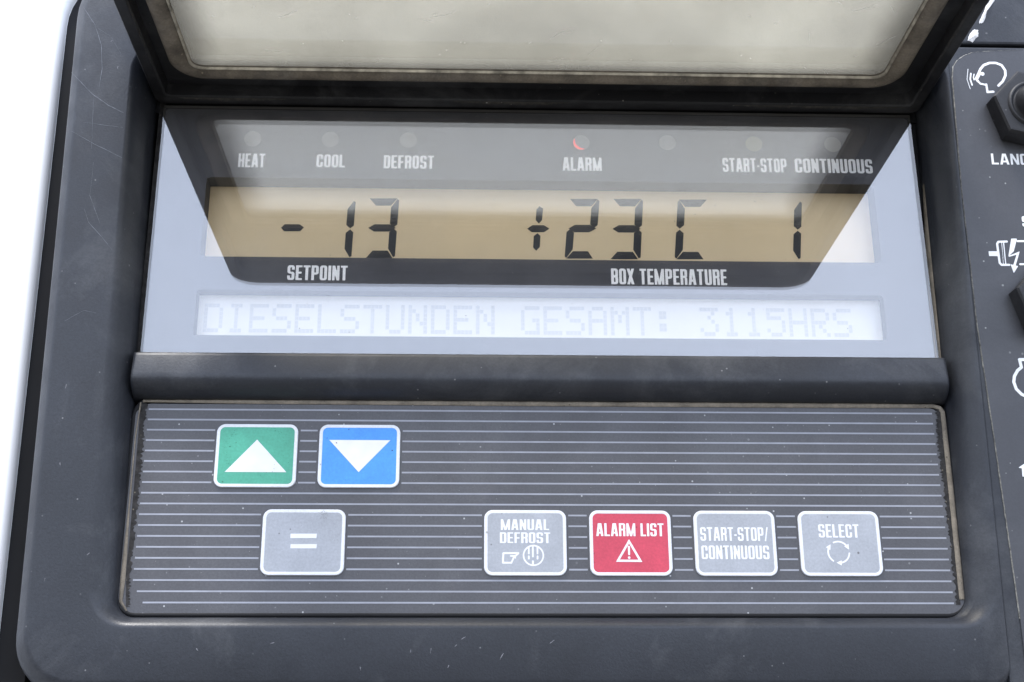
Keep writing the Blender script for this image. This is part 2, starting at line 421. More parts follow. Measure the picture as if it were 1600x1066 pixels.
def text_mesh(name, txt, x0, x1, y0, y1, h, gap=.075, **kw):
    items = []; adv = 0.
    for ch in txt:
        g, w_ = glyph(ch, **kw); items.append((g, adv, w_)); adv += w_ + gap
    adv -= gap; sx = (x1 - x0) / adv; sy = y1 - y0; polys = []
    for g, a, w_ in items:
        if g is None: continue
        for pl in sdf_cells(g, -.06, w_ + .06, -.02, 1.02, .035):
            polys.append([(x0 + (p[0] + a) * sx, y0 + p[1] * sy) for p in pl])
    return flat(name, polys, h)
def text_px(name, txt, px0, px1, pyt, pyb, h, m, parent, **kw):
    """lettering printed between two points of the panel plane"""
    hp = h(0, 0) if callable(h) else h
    xm, ym = (px0 + px1) / 2, (pyt + pyb) / 2
    x0 = at(px0, ym, hp)[0]; x1 = at(px1, ym, hp)[0]; y1 = at(xm, pyt, hp)[1]; y0 = at(xm, pyb, hp)[1]
    return link(name, text_mesh(name, txt, x0, x1, y0, y1, h, **kw), m, parent)

def face_h(x, y): return 3.7 + (y + 55) * .068           # the moulded frame slopes outwards towards its top

# ================================================================ control unit
unit = thing('control_unit', 'dark grey refrigeration control unit with display, seven coloured keys and raised lid', 'control panel', (5, -67, 0))

# moulded frame round the recess, with its far side walls
OUT = (-88.6, 89.2, -67.5, 79)
def zl(x0, x1, y0, y1, rad, dh=None, h=None, n=10, sub=14):
    return [(x, y, (face_h(x, y) + dh) if h is None else h) for x, y in rrect(x0, x1, y0, y1, rad, n, sub)]
loops = []
ri = (3.2, 4, 4, 4)
loops.append(zl(-72.4, 84.4, -53.4, 57, ri, h=-6))
loops.append(zl(-72.4, 84.4, -53.4, 57, ri, h=.3))
loops.append(zl(-72.7, 84.9, -53.6, 57.2, ri, h=1.2))
for k in range(1, 15):                  # wall rises steeply and rolls over onto the face
    a = k / 14 * math.pi / 2; o = (1 - math.cos(a)) ** .72
    loops.append([(x, y, 1.2 + (face_h(x, y) - 1.2) * math.sin(a)) for x, y in rrect(-72.7 - 3.6 * o, 84.9 + 3.7 * o, -53.6 - 2.2 * o, 57.2 + 3 * o, (3.2 + 4.5 * o,) * 4, 10, 14)])
for n_, lp in enumerate(loops):         # the recess narrows slightly towards the bottom
    k_ = max(0, 1 - max(0, n_ - 2) / 14)
    loops[n_] = [(x + k_ * .021 * y * (1 if x > 0 else -1) * min(1, abs(x) / 60), y, h) for x, y, h in lp]
loops.append(zl(-80, 88.68, -58, 64, 8, dh=.0))
for o, z in ((2.9, 0), (2.45, -.10), (2.05, -.38), (.75, -1.75), (.35, -2.3), (.1, -3.0), (0, -3.8)):   # chamfered outer edge
    loops.append(zl(OUT[0] + o, OUT[1] - o * .16, OUT[2] + o, OUT[3] - o, (10.5 - o * .5, 3, 3, 13 - o * .5), dh=z))
loops.append(zl(OUT[0], OUT[1], OUT[2], OUT[3], (10.5, 3, 3, 13), h=-14))
frame = link('frame', loft('frame', loops), M_PLASTIC, unit, smooth=True)

# long scratches on the left of the frame
def scratch_mesh(pts, w, h_add=.03):
    pts = [at(x, y, 8) for x, y in pts]
    pts = [at(0, 0)] and pts
    fine = []
    for i in range(len(pts) - 1):
        for k in range(6):
            t = k / 6; fine.append((pts[i][0] * (1 - t) + pts[i + 1][0] * t + random.uniform(-.03, .03), pts[i][1] * (1 - t) + pts[i + 1][1] * t + random.uniform(-.03, .03)))
    fine.append(pts[-1]); v = []; f = []
    for i, p in enumerate(fine):
        q = fine[min(i + 1, len(fine) - 1)]; o = fine[max(i - 1, 0)]
        dx, dy = q[0] - o[0], q[1] - o[1]; l_ = math.hypot(dx, dy) or 1
        ww = w * (.35 + random.random()) * (1 - abs(2 * i / len(fine) - 1) * .5)
        for s in (-1, 1):
            X, Y = p[0] - s * dy / l_ * ww / 2, p[1] + s * dx / l_ * ww / 2; v.append((X, Y, face_h(X, Y) + h_add))
        if i: a = 2 * i; f.append((a - 2, a - 1, a + 1, a))
    return mesh_from('scratch', v, f)
for pts, w in [([(118, 125), (150, 158), (175, 175), (198, 186)], .12), ([(116, 213), (150, 232), (194, 253)], .1),
               ([(138, 28), (156, 55), (165, 85), (166, 120), (160, 150)], .11), ([(135, 200), (165, 204), (196, 208)], .07),
               ([(152, 160), (150, 190), (147, 240)], .06), ([(134, 330), (140, 350), (160, 372), (176, 392)], .06), ([(150, 260), (143, 310), (158, 352)], .05), ([(100, 500), (130, 484), (150, 488)], .05), ([(160, 60), (180, 72), (196, 100)], .05)]:
    link('scratch', scratch_mesh(pts, w), M_SCRATCH, unit)
M_SCUFF = mat('pale_scuff', (.20, .20, .215), .6, .3, .5, 900)
for x, y, a_, L_ in [(672, 1012, 80, 9), (785, 1021, 60, 12), (640, 1013, 85, 5), (700, 1037, 70, 5), (712, 1004, 50, 5), (724, 992, 30, 8), (420, 1000, 15, 7), (300, 1010, 120, 5),
                     (560, 1040, 100, 6), (181, 79, 20, 3), (190, 118, 70, 4), (100, 600, 75, 7), (88, 720, 95, 5), (130, 860, 40, 6), (865, 998, 35, 9), (60, 900, 80, 5)]:
    a_ = math.radians(a_); dx, dy = math.cos(a_) * L_ / 2, -math.sin(a_) * L_ / 2
    link('scuff', scratch_mesh([(x - dx, y - dy), (x + dx * .2, y + dy * .3), (x + dx, y + dy)], .16), M_SCUFF, unit)

# bar between display and keypad
prof = [(-4.6, -3), (-4.2, 2.2), (-3.9, 3.1), (-4.1, 3.45), (-4.7, 3.65), (-6.4, 4.0), (-8.2, 4.35), (-9.1, 4.4), (-9.8, 4.2), (-10.5, 3.7), (-11.2, 2.9), (-11.8, 1.9), (-12.3, .9), (-12.4, -3)]
xs = [-71.95, -71.9, -71.4, -71.0, -70.4, -68, -60, -40, -20, 0, 20, 40, 60, 76, 81, 82.2, 82.8, 83.3, 83.75, 83.8]
vb = []; fb = []
for i, x in enumerate(xs):
    e = max(0, (-70.4 - x) / 2.6, (x - 82.2) / 2.6); e = min(e, 1.) ** 2 * .1
    for (y, h) in prof: vb.append((x, y, h * (.1 if i in (0, len(xs) - 1) else 1 - e * 1.2) if h > 0 else h))
npf = len(prof)
for i in range(len(xs) - 1):
    for k in range(npf - 1):
        a = i * npf + k; fb.append((a, a + 1, a + npf + 1, a + npf))
link('crossbar', mesh_from('crossbar', vb, fb), M_PLASTIC, unit, smooth=True)

# ---- display
disp = link('display_mask', None or flat('display_mask', sdf_cells(S(d_box(6, 22, 77.3, 28.5), d_box(6.45, 26.2, 68.2, 8.75), d_box(6.2, 5.6, 68.05, 4.75)), -71.6, 83.6, -7, 51, 1.0), -.25), M_MASK, unit)
# side walls of the two openings
def well(name, x0, x1, y0, y1, h0, h1):
    lp = lambda h: [(x, y, h) for x, y in rrect(x0, x1, y0, y1, .05, 1, 2)]
    return loft(name, [lp(h0), lp(h1)])
link('window_well', well('window_well', -61.75, 74.65, 17.45, 34.95, -.26, -4.8), M_WELL, disp)
link('window_well', well('window_well', -61.85, 74.25, .85, 10.35, -.26, -3.4), M_WELL, disp)
lcd = link('temperature_screen', box_mesh('temperature_screen', -67, 80, 12, 38, -6.5, -4.6), M_LCD, unit)
lcd2 = link('message_screen', box_mesh('message_screen', -67, 80, -5, 12.4, -5, -3.2), M_LCD2, unit)

# display window pane
pane = link('display_window', box_mesh('display_window', -71.4, 83.5, -6.5, 50.6, -.1, .9), M_GLASS, unit)
pane.data.materials.append(M_WELL)
for p_ in pane.data.polygons:
    if abs(p_.normal.y) < .5: p_.material_index = 1

# LCD figures: seven slanted segments each
HL = -4.6 + .04
DY = 2.6                                 # the figures end a little above the lower edge of the opening
def bil(q, u_, v_):
    TL, TR, BL, BR = q
    x = (TL[0] * (1 - u_) + TR[0] * u_) * v_ + (BL[0] * (1 - u_) + BR[0] * u_) * (1 - v_)
    y = (TL[1] * (1 - u_) + TR[1] * u_) * v_ + (BL[1] * (1 - u_) + BR[1] * u_) * (1 - v_)
    return x, y
T, V, g = .25, .125, .006     # stroke widths relative to the figure
SEGS = {
 'a': [(.05, 1), (.93, 1), (1 - T * .15, 1 - .01), (1 - T, 1 - V), (T, 1 - V)],
 'd': [(.05, 0), (.93, 0), (1 - T, V), (T, V)],
 'g': [(.05, .5), (T, .5 + V / 2), (1 - T, .5 + V / 2), (.97, .5), (1 - T, .5 - V / 2), (T, .5 - V / 2)],
 'b': [(1, .97), (1, .555), (1 - T * .45, .505), (1 - T, .565), (1 - T, 1 - V - .03), (1 - T * .25, .99)],
 'c': [(1, .03), (1, .445), (1 - T * .45, .495), (1 - T, .435), (1 - T, V + .03), (1 - T * .25, .01)],
 'f': [(0, .97), (0, .555), (T * .45, .505), (T, .565), (T, 1 - V - .03), (T * .25, .99)],
 'e': [(0, .03), (0, .445), (T * .45, .495), (T, .435), (T, V + .03), (T * .25, .01)]}
SEGS['a'] = [(.03, 1), (.95, 1), (1 - T, 1 - V), (T, 1 - V)]
def shrink(poly, k):
    cx = sum(p[0] for p in poly) / len(poly); cy = sum(p[1] for p in poly) / len(poly); o = []
    for x, y in poly:
        l_ = math.hypot(x - cx, (y - cy) * 1.9) or 1; o.append((x - (x - cx) / l_ * k, y - (y - cy) / l_ * k)); 
    return o
def figure(name, quad_px, segs, label):
    q = [at(p[0], p[1] - (DY if i > 1 else 0), HL) for i, p in enumerate(quad_px)]; v = []; f = []
    for s in segs:
        a = len(v)
        pl = shrink(SEGS[s], g) if isinstance(s, str) else s
        for p in pl: v.append((*bil(q, *p), HL))
        f.append(tuple(range(a, len(v))))
    return link(name, mesh_from(name, v, f), M_SEG, lcd, label)
fig = figure
fig('digit', [(508, 313), (556, 313), (501, 406), (549, 406)], 'bc', 'figure 1 of the setpoint')
fig('digit', [(576, 310), (624, 310), (569, 406), (617, 406)], 'abgcd', 'figure 3 of the setpoint')
fig('digit', [(889, 311), (937, 311), (882, 407), (930, 407)], 'abged', 'figure 2 of the box temperature')
fig('digit', [(957, 311), (1005, 311), (951, 408), (1001, 408)], 'abgcd', 'figure 3 of the box temperature')
fig('letter', [(1059, 312), (1107, 312), (1054, 408), (1103, 408)], 'afed', 'letter C after the box temperature')
fig('digit', [(1205, 314), (1253, 314), (1202, 409), (1251, 409)], 'bc', 'figure 1 at the right end of the screen')
def px_poly(name, polys, h, m, parent, label=None):
    v = []; f = []
    for pl in polys:
        a = len(v); v += [(*at(*p, h), h) for p in pl]; f.append(tuple(range(a, len(v))))
    return link(name, mesh_from(name, v, f), m, parent, label)
px_poly('minus_sign', [[(439, 356), (445, 350.5), (468, 350.5), (475, 355.5), (469, 361.5), (444, 361.5)]], HL, M_SEG, lcd)
px_poly('plus_sign', [[(823.5, 357.5), (832, 352), (850, 352), (858.5, 357.5), (850, 363), (831, 363)],
                      [(838.5, 327), (843, 322.5), (848.5, 326), (847, 344), (842, 349.5), (837, 344)],
                      [(834, 369), (840, 364.5), (844.5, 369), (843.5, 386), (838, 392), (833, 387)]], HL, M_SEG, lcd)

# message line: 5x7 dot characters, one object per character
FONT = {'D': '11110 10001 10001 10001 10001 10001 11110', 'I': '01110 00100 00100 00100 00100 00100 01110',
 'E': '11111 10000 10000 11110 10000 10000 11111', 'S': '01111 10000 10000 01110 00001 00001 11110',
 'L': '10000 10000 10000 10000 10000 10000 11111', 'T': '11111 00100 00100 00100 00100 00100 00100',
 'U': '10001 10001 10001 10001 10001 10001 01110', 'N': '10001 11001 10101 10101 10011 10001 10001',
 'G': '01111 10000 10000 10011 10001 10001 01111', 'A': '01110 10001 10001 11111 10001 10001 10001',
 'M': '10001 11011 10101 10101 10001 10001 10001', ':': '00000 01100 01100 00000 01100 01100 00000',
 '3': '11111 00010 00100 00010 00001 10001 01110', '1': '00100 01100 00100 00100 00100 00100 01110',
 '5': '11111 10000 11110 00001 00001 10001 01110', 'H': '10001 10001 10001 11111 10001 10001 10001',
 'R': '11110 10001 10001 11110 10100 10010 10001'}
MSG = 'DIESELSTUNDEN GESAMT: 3115HRS'
HM = -3.16
mx0, my0 = at(318, 499, HM); mx1, _ = at(1331, 505, HM)
pitch = (mx1 - mx0) / (len(MSG) - .16); cell = pitch * .84 / 5
ytop = at(800, 478, HM)[1]; ch_h = ytop - at(800, 523, HM)[1]; cy_ = ch_h / 7
for i, c_ in enumerate(MSG):
    if c_ == ' ': continue
    v = []; f = []
    for r_, row in enumerate(FONT[c_].split()):
        for k, bit in enumerate(row):
            if bit == '1':
                x = mx0 + i * pitch + k * cell; y = ytop - r_ * cy_; a = len(v)
                v += [(x + .03, y - cy_ + .04, HM), (x + cell - .03, y - cy_ + .04, HM), (x + cell - .03, y - .04, HM), (x + .03, y - .04, HM)]
                f.append((a, a + 1, a + 2, a + 3))
    link('character', mesh_from('character', v, f), M_DOT, lcd2)

# legends on the mask
HT = -.2
for txt, x0, x1, y0, y1 in [('HEAT', 372.5, 414, 240, 261.5), ('COOL', 494.5, 539, 241.5, 261.5), ('DEFROST', 599.5, 678, 243, 263.5),
        ('ALARM', 879, 940, 246, 267), ('START-STOP', 1129, 1229, 247.5, 269), ('CONTINUOUS', 1242, 1363, 248.5, 270.5),
        ('SETPOINT', 449, 543, 415, 438), ('BOX TEMPERATURE', 955, 1135.5, 420.5, 445)]:
    o = text_px('legend', txt, x0, x1, y0, y1, HT, M_LEGEND, disp)
    o['label'] = 'printed legend ' + txt
# indicator lamps
for k, (x, y, m, lb) in enumerate([(395, 217, M_LED, None), (516, 218, M_LED, None), (638, 219, M_LED, None), (908, 223, M_LED, 'indicator lamp lit red above ALARM'),
        (1043, 223, M_LED, None), (1178, 225, M_LEDG, None), (1301, 226, M_LED, None)]):
    cx, cy = at(x, y, HT)
    o = shape('indicator_lamp', d_circ(cx, cy, 1.75), (cx - 2, cx + 2, cy - 2, cy + 2), .2, HT, m, disp, label=lb)
    if lb:
        shape('lit_lens', S(d_circ(cx, cy, 1.65), d_circ(cx + .75, cy + .65, 2.05)), (cx - 2, cx + 2, cy - 2, cy + 2), .1, HT + .03, M_LEDR, disp)

# seals beside the display
link('side_seal', box_mesh('side_seal', -72.6, -71.45, -6, 56, -3, -.4), M_SEAL_DIRT, unit)
link('side_seal', box_mesh('side_seal', 83.55, 86.5, -6, 56, -3, -1.6), M_BLACK, unit)
vt = []; ft = []
for i in range(26):
    t = i / 25; yb = -6 + t * 41; xr = 84.3 + .021 * yb; w = 1.3 * (1 - t ** 1.6) + .05 + random.uniform(-.04, .04)
    vt += [(xr - w, yb, -.5), (xr - w * .5, yb, .1), (xr, yb, .3)]
    if i:
        a = 3 * i; ft += [(a - 3, a - 2, a + 1, a), (a - 2, a - 1, a + 2, a + 1)]
link('tan_sealant', mesh_from('tan_sealant', vt, ft), M_TAN, unit, smooth=True)

# ---- keypad
kp_fn = d_box(5.95, -33.1, 77.5, 19.9, 3.0)
keypad = shape('keypad', kp_fn, (-72, 84, -53.5, -12.5), .8, 0., M_KEYPAD, unit)
KX0, KX1 = -69.0, 81.2
# dark rim and tan gasket round it
def ringloft(name, x0, x1, y0, y1, rad, w, h0, h1):
    lp = lambda d, h, r_: [(x, y, h) for x, y in rrect(x0 + d, x1 - d, y0 + d, y1 - d, r_, 6, 12)]
    return loft(name, [lp(0, h0, rad), lp(w * .25, h1, rad - w * .25), lp(w * .75, h1, rad - w * .75), lp(w, h0, max(.2, rad - w))])
link('keypad_rim', ringloft('keypad_rim', -72.2, 84.2, -53.4, -11.5, 4.2, 1.0, -.3, .12), M_BLACK, unit, smooth=True)
vt = []; ft = []
def strip(name, pts, m, jitter=.0, w_fn=None):
    v = []; f = []
    fine = []
    for i in range(len(pts) - 1):
        n_ = max(2, int(math.hypot(pts[i + 1][0] - pts[i][0], pts[i + 1][1] - pts[i][1]) / .8))
        for k in range(n_): t = k / n_; fine.append(tuple(pts[i][j] * (1 - t) + pts[i + 1][j] * t for j in range(4)))
    fine.append(pts[-1])
    for i, p in enumerate(fine):
        q = fine[min(i + 1, len(fine) - 1)]; o = fine[max(i - 1, 0)]; dx, dy = q[0] - o[0], q[1] - o[1]; l_ = math.hypot(dx, dy) or 1
        w = p[3] + random.uniform(-jitter, jitter)
        for s, dh in ((-1, 0), (-.4, .25), (.4, .25), (1, 0)): v.append((p[0] - s * dy / l_ * w / 2, p[1] + s * dx / l_ * w / 2, p[2] + dh * min(1, w)))
        if i:
            a = 4 * i
            for k in range(3): f.append((a - 4 + k, a - 3 + k, a + k + 1, a + k))
    return link(name, mesh_from(name, v, f), m, unit, smooth=True)
strip('tan_sealant', [(-70.2, -12.7, .12, .5), (-50, -12.75, .12, .8), (0, -12.8, .12, .95), (60, -12.8, .12, .95), (81.5, -12.8, .12, .8), (82.8, -13.1, .12, .8), (83.3, -14, .12, .9), (83.1, -30, .12, 1.0), (82.75, -50, .12, 1.0)], M_TAN, .05)
strip('tan_sealant', [(-70.6, -13.0, .12, .25), (-71.0, -20, .12, .22), (-70.9, -34, .12, .3), (-70.8, -43, .12, .8), (-70.8, -47, .12, .9), (-70.8, -50.5, .12, .6), (-69.6, -52.2, .12, .3)], M_TAN, .06)
def ragged(name, pts, m):              # flat band of grit with a ragged inner edge
    v = []; f = []
    for i in range(161):
        t = i / 160 * (len(pts) - 1); k = min(int(t), len(pts) - 2); t -= k
        x0, y0, w0 = [pts[k][j] * (1 - t) + pts[k + 1][j] * t for j in range(3)]
        w0 *= random.uniform(.55, 1.25); sgn = 1 if x0 > 0 else -1
        v += [(x0, y0, .06), (x0 - sgn * w0, y0, .05)]
        if i: q = len(v) - 4; f.append((q, q + 1, q + 3, q + 2))
    link(name, mesh_from(name, v, f), m, unit)
ragged('dirt_line', [(82.9, -13.2, .9), (82.75, -20, 1.2), (82.6, -34, .9), (82.4, -51, .8)], M_SEAL_DIRT)
ragged('dirt_line', [(-70.6, -13.2, 1.2), (-70.4, -30, 1.1), (-70.3, -46, .8), (-69.8, -51.5, .7)], M_SEAL_DIRT)

# keys
KW, KH = 15.24, 12.2
row1y = (at(400.9, 712.9)[1] + at(561.5, 713)[1]) / 2
row2y = at(984, 849)[1]
def key_cx(pl, pr, py): return (at(pl, py)[0] + at(pr, py)[0]) / 2
KEYS = [('up_key', key_cx(337.4, 463.8, 713), row1y, M_GREEN, 'green key with a white triangle pointing up'),
        ('down_key', key_cx(498.5, 624.3, 713), row1y, M_BLUE, 'blue key with a white triangle pointing down'),
        ('enter_key', key_cx(409.2, 539, 846.6), row2y, M_GREY, 'grey key with an equals sign'),
        ('defrost_key', key_cx(756.7, 884.7, 847.5), row2y, M_GREY, 'grey MANUAL DEFROST key with hand and frost symbols'),
        ('alarm_key', key_cx(920.9, 1049.2, 848.6), row2y, M_RED, 'red ALARM LIST key with warning triangle'),
        ('mode_key', key_cx(1084.3, 1212.6, 849.8), row2y, M_GREY, 'grey START-STOP/ CONTINUOUS key'),
        ('select_key', key_cx(1248.6, 1375.7, 852), row2y, M_GREY, 'grey SELECT key with three circling arrows')]
# stripes, broken where a key stands
rows = [-14.3 - i * 2.022 for i in range(19)]
for i, y in enumerate(rows):
    cuts = sorted((cx - KW / 2 - .42, cx + KW / 2 + .42) for _, cx, cy, _, _ in KEYS if abs(cy - y) < KH / 2 + .35)
    segs = []; x = KX0 + (.9 if i >= 17 else 0) + (1.2 if i == 18 else 0)
    for a, b_ in cuts: segs.append((x, a)); x = b_
    segs.append((x, KX1))
    v = []; f = []
    for a, b_ in segs:
        k = len(v); v += [(a, y - .155, .03), (b_, y - .155, .03), (b_, y + .155, .03), (a, y + .155, .03)]; f.append((k, k + 1, k + 2, k + 3))
    link('stripe', mesh_from('stripe', v, f), M_STRIPE, keypad)
HK = .42
def prism(name, x0, x1, y0, y1, rad, h0, h1, bev):
    lp = lambda d, h: [(x, y, h) for x, y in rrect(x0 + d, x1 - d, y0 + d, y1 - d, rad, 8, 2)]
    return loft(name, [lp(0, h0), lp(0, h1 - bev), lp(bev * .3, h1 - bev * .3), lp(bev, h1)], cap1=True)
keyobj = {}
for nm, cx, cy, m, lb in KEYS:
    k = link(nm, prism(nm, cx - KW / 2 + .62, cx + KW / 2 - .62, cy - KH / 2 + .6, cy + KH / 2 - .6, .95, -.1, HK, .05), m, unit, lb)
    lp = lambda d, h, r_: [(x, y, h) for x, y in rrect(cx - KW / 2 + d, cx + KW / 2 - d, cy - KH / 2 + d, cy + KH / 2 - d, r_, 8, 2)]
    link('border', loft('border', [lp(0, -.1, 1.6), lp(0, .3, 1.6), lp(.05, .4, 1.55), lp(.12, .44, 1.5), lp(.56, .44, 1.0), lp(.64, .40, .95), lp(.64, .1, .95)]), M_BORDER, k)
    keyobj[nm] = k
HI = HK + .03
def kp(x, y): return at(x, y, HI)
def icon(name, fn, bb, parent, step=.09, m=M_ICON):
    (x0, y1), (x1, y0) = kp(bb[0], bb[1]), kp(bb[2], bb[3])
    return shape(name, fn, (x0 - .3, x1 + .3, y0 - .3, y1 + .3), step, HI, m, parent)
px_poly('arrow', [[(351, 737.5), (401.8, 687), (447.5, 738)]], HI, M_ICON, keyobj['up_key'])
px_poly('arrow', [[(514.5, 687.5), (610, 688), (560.3, 737.8)]], HI, M_ICON, keyobj['down_key'])
for y0, y1 in ((834, 841), (850.3, 857)):
    px_poly('equals_bar', [[(454, y0), (495, y0), (494.5, y1), (453.5, y1)]], HI, M_ICON, keyobj['enter_key'])
def ktext(txt, x0, x1, y0, y1, key):
    o = text_px('lettering', txt, x0, x1, y0, y1, HI, M_ICON, keyobj[key], s=.165, hs=.125, w=.46); o['label'] = 'lettering ' + txt
ktext('MANUAL', 782.5, 858, 811.5, 828.4, 'defrost_key')
ktext('DEFROST', 781, 860, 832, 848.8, 'defrost_key')
ktext('ALARM LIST', 931.5, 1037, 817.8, 838, 'alarm_key')
ktext('START-STOP/', 1094, 1200, 824, 845.3, 'mode_key')
ktext('CONTINUOUS', 1096, 1202, 852.5, 874, 'mode_key')
ktext('SELECT', 1278.7, 1342, 819.3, 840.2, 'select_key')
# hand symbol
P_ = lambda x, y: kp(x, y)
def sg(a, b_, w, rnd=True): (x0, y0), (x1, y1) = P_(*a), P_(*b_); return d_seg(x0, y0, x1, y1, w, rnd)
hand = U(sg((786.5, 864.5), (810, 864.5), .18), sg((786.5, 864.5), (785.8, 879.5), .18), sg((785.8, 879.5), (799, 879.5), .18),
         sg((799, 879.5), (803.5, 869.5), .16), sg((810, 865), (806, 868.5), .14), sg((798, 868.8), (806, 868.8), .14), sg((803.5, 870), (805.5, 872), .13))
icon('hand_symbol', hand, (783, 861, 813, 883), keyobj['defrost_key'])
cx, cy = kp(833.5, 868)
R0 = 1.98
drops = [d_ring(cx, cy, R0 - .16, .15)]
for dx, top, bot in ((-.85, 1.6, .2), (-.1, 1.75, -.35), (.75, 1.6, .2)):
    drops.append(d_seg(cx + dx, cy + top, cx + dx, cy + bot, .16))
for dx, y_ in ((-.85, -.35), (-.1, -1.25), (.75, -.35)):
    drops.append(d_seg(cx + dx, cy + y_ + .18, cx + dx, cy + y_ - .25, .17, True))
icon('frost_symbol', U(*drops), (814, 850, 852, 886), keyobj['defrost_key'])
tri = [kp(982.8, 842.5), kp(962.5, 878), kp(1003.8, 878.3)]
def inset(p, d): 
    cx_ = sum(q[0] for q in p) / 3; cy_ = sum(q[1] for q in p) / 3; return [(x + (cx_ - x) * d, y + (cy_ - y) * d) for x, y in p]
warn = U(S(d_poly(tri), d_poly(inset(tri, .29))), sg((982.6, 854.5), (983, 866), .19), d_circ(*kp(983.1, 871.5), .24))
icon('warning_symbol', warn, (960, 840, 1006, 880), keyobj['alarm_key'])
cx, cy = kp(1310.5, 863)
ar = []
for a0, a1 in ((25, 118), (145, 238), (265, 358)):
    ar.append(d_arc(cx, cy, 1.98, .16, a0 + 12, a1))
    a = math.radians(a0 + 2); px_, py_ = cx + 1.98 * math.cos(a), cy + 1.98 * math.sin(a)
    tx, ty = math.sin(a), -math.cos(a); nx_, ny_ = math.cos(a), math.sin(a)
    ar.append(d_poly([(px_ + tx * .5, py_ + ty * .5), (px_ - tx * .5 + nx_ * .5, py_ - ty * .5 + ny_ * .5), (px_ - tx * .5 - nx_ * .5, py_ - ty * .5 - ny_ * .5)]))
icon('circling_arrows', U(*ar), (1290, 842, 1331, 884), keyobj['select_key'], step=.08)

# specks of dirt and rubbed print
def specks(name, spots, h, m, parent):
    v = []; f = []
    for x, y, r_ in spots:
        a = len(v); n_ = 6; ph = random.random() * 6
        for k in range(n_): t = ph + k / n_ * 2 * math.pi; q = r_ * random.uniform(.5, 1.2); v.append((x + q * math.cos(t), y + q * .8 * math.sin(t), h))
        f.append(tuple(range(a, a + n_)))
    return link(name, mesh_from(name, v, f), m, parent, kind='stuff')
M_DIRT = mat('fine_dirt', (.05, .055, .06), .8, .2)
gx, gy = kp(400, 690)
ring_spots = []
for _ in range(110):
    a = random.uniform(.15, 1.25) * math.pi if random.random() < .8 else random.uniform(0, 2 * math.pi); rr_ = random.gauss(1, .05)
    x, y = gx + 5.6 * rr_ * math.cos(a), gy - 1.6 + 4.9 * rr_ * math.sin(a)
    if abs(x - (gx + .3)) < 6.6 and y < gy + 2.7: ring_spots.append((x, y, random.uniform(.03, .085)))
specks('worn_print', ring_spots + [(*kp(359, 698), .2), (*kp(451, 723), .1)], HI + .01, mat('rubbed_green_print', (.03, .17, .12), .6, .3), keyobj['up_key'])
specks('worn_print', [(*kp(526, 692), .14), (*kp(613, 704), .16), (*kp(540, 750), .06), (*kp(600, 730), .05)], HI + .02, M_DIRT, keyobj['down_key'])
sp_ = []
for _ in range(70):
    x, y = kp(506 + random.gauss(0, 4), 803 + random.gauss(0, 4)); sp_.append((x, y, random.uniform(.03, .07)))
for _ in range(50):
    x, y = kp(random.gauss(523, 5), random.gauss(835, 16)); sp_.append((x, y, random.uniform(.02, .05)))
specks('grime', [q for q in sp_ if q[0] < kp(536, 820)[0] and q[1] < kp(500, 797)[1]], HI + .05, mat('brown_grime', (.22, .21, .19), .8, .2), keyobj['enter_key'])
sp_ = []
for _ in range(160):
    x, y = kp(random.gauss(1143, 16), random.gauss(852, 11)); sp_.append((x, y, random.uniform(.03, .08)))
specks('grime', sp_, HI + .012, mat('thin_grey_grime', (.36, .37, .37), .8, .2), keyobj['mode_key'])
sp_ = []
for _ in range(90):
    x, y = random.uniform(-70, 82), random.uniform(-3, 46); sp_.append((x, y, random.choice((.05, .06, .08, .13))))
specks('dust', sp_, .93, mat('window_dust', (.16, .16, .15), .8, .2), pane)
sp_ = []
for _ in range(420):
    x = random.uniform(-70, 81); y = random.triangular(-52, -13.5, -14.5); sp_.append((x, y, random.choice((.03, .04, .05, .07))))
specks('dust', sp_, .05, mat('pale_dust', (.34, .33, .31), .8, .2), keypad)

# ---- lid, standing straight out of the panel (X across, H out, Y thickness)
LX0, LX1, LZ0, LZ1 = -73.0, 85.3, .6, 98.0
def ll(x0, x1, z0, z1, rad, y): return [(x, y, z) for x, z in rrect(x0, x1, z0, z1, rad, 8, 8)]
rr = (2, 2, 6.5, 6.5)
lid_loops = [ll(LX0 + 1.2, LX1 - 1.2, LZ0 + 1.2, LZ1 - 1.2, (1.5, 1.5, 6, 6), 57.6), ll(LX0 + .35, LX1 - .35, LZ0 + .35, LZ1 - .35, rr, 57.2), ll(LX0, LX1, LZ0, LZ1, rr, 56.4),
    ll(LX0, LX1, LZ0, LZ1, rr, 51.4), ll(LX0 + .3, LX1 - .3, LZ0 + .3, LZ1 - .3, rr, 51.05),
    ll(LX0 + 2.3, LX1 - 2.3, LZ0 + 3.1, LZ1 - 2.0, (1.2, 1.2, 5, 5), 51.0), ll(LX0 + 2.7, LX1 - 2.7, LZ0 + 3.4, LZ1 - 2.4, (1, 1, 4.7, 4.7), 51.3), ll(LX0 + 2.9, LX1 - 2.9, LZ0 + 3.6, LZ1 - 2.6, (1, 1, 4.6, 4.6), 53.7),
    ll(-66.2, 77.4, 10.0, 63.5, 4, 53.7), ll(-66.2, 77.4, 10.0, 63.5, 4, 57.0), ll(-67.4, 78.6, 8.9, 64.7, 4, 57.6)]
lid = link('lid', loft('lid', lid_loops, close=True), M_LID, unit)
link('lid_window', loft('lid_window', [ll(-65.9, 77.1, 10.3, 63.2, 3.8, 54.0), ll(-65.9, 77.1, 10.3, 63.2, 3.8, 55.6)], cap0=True, cap1=True), M_LIDWIN, lid)
gl_ = []
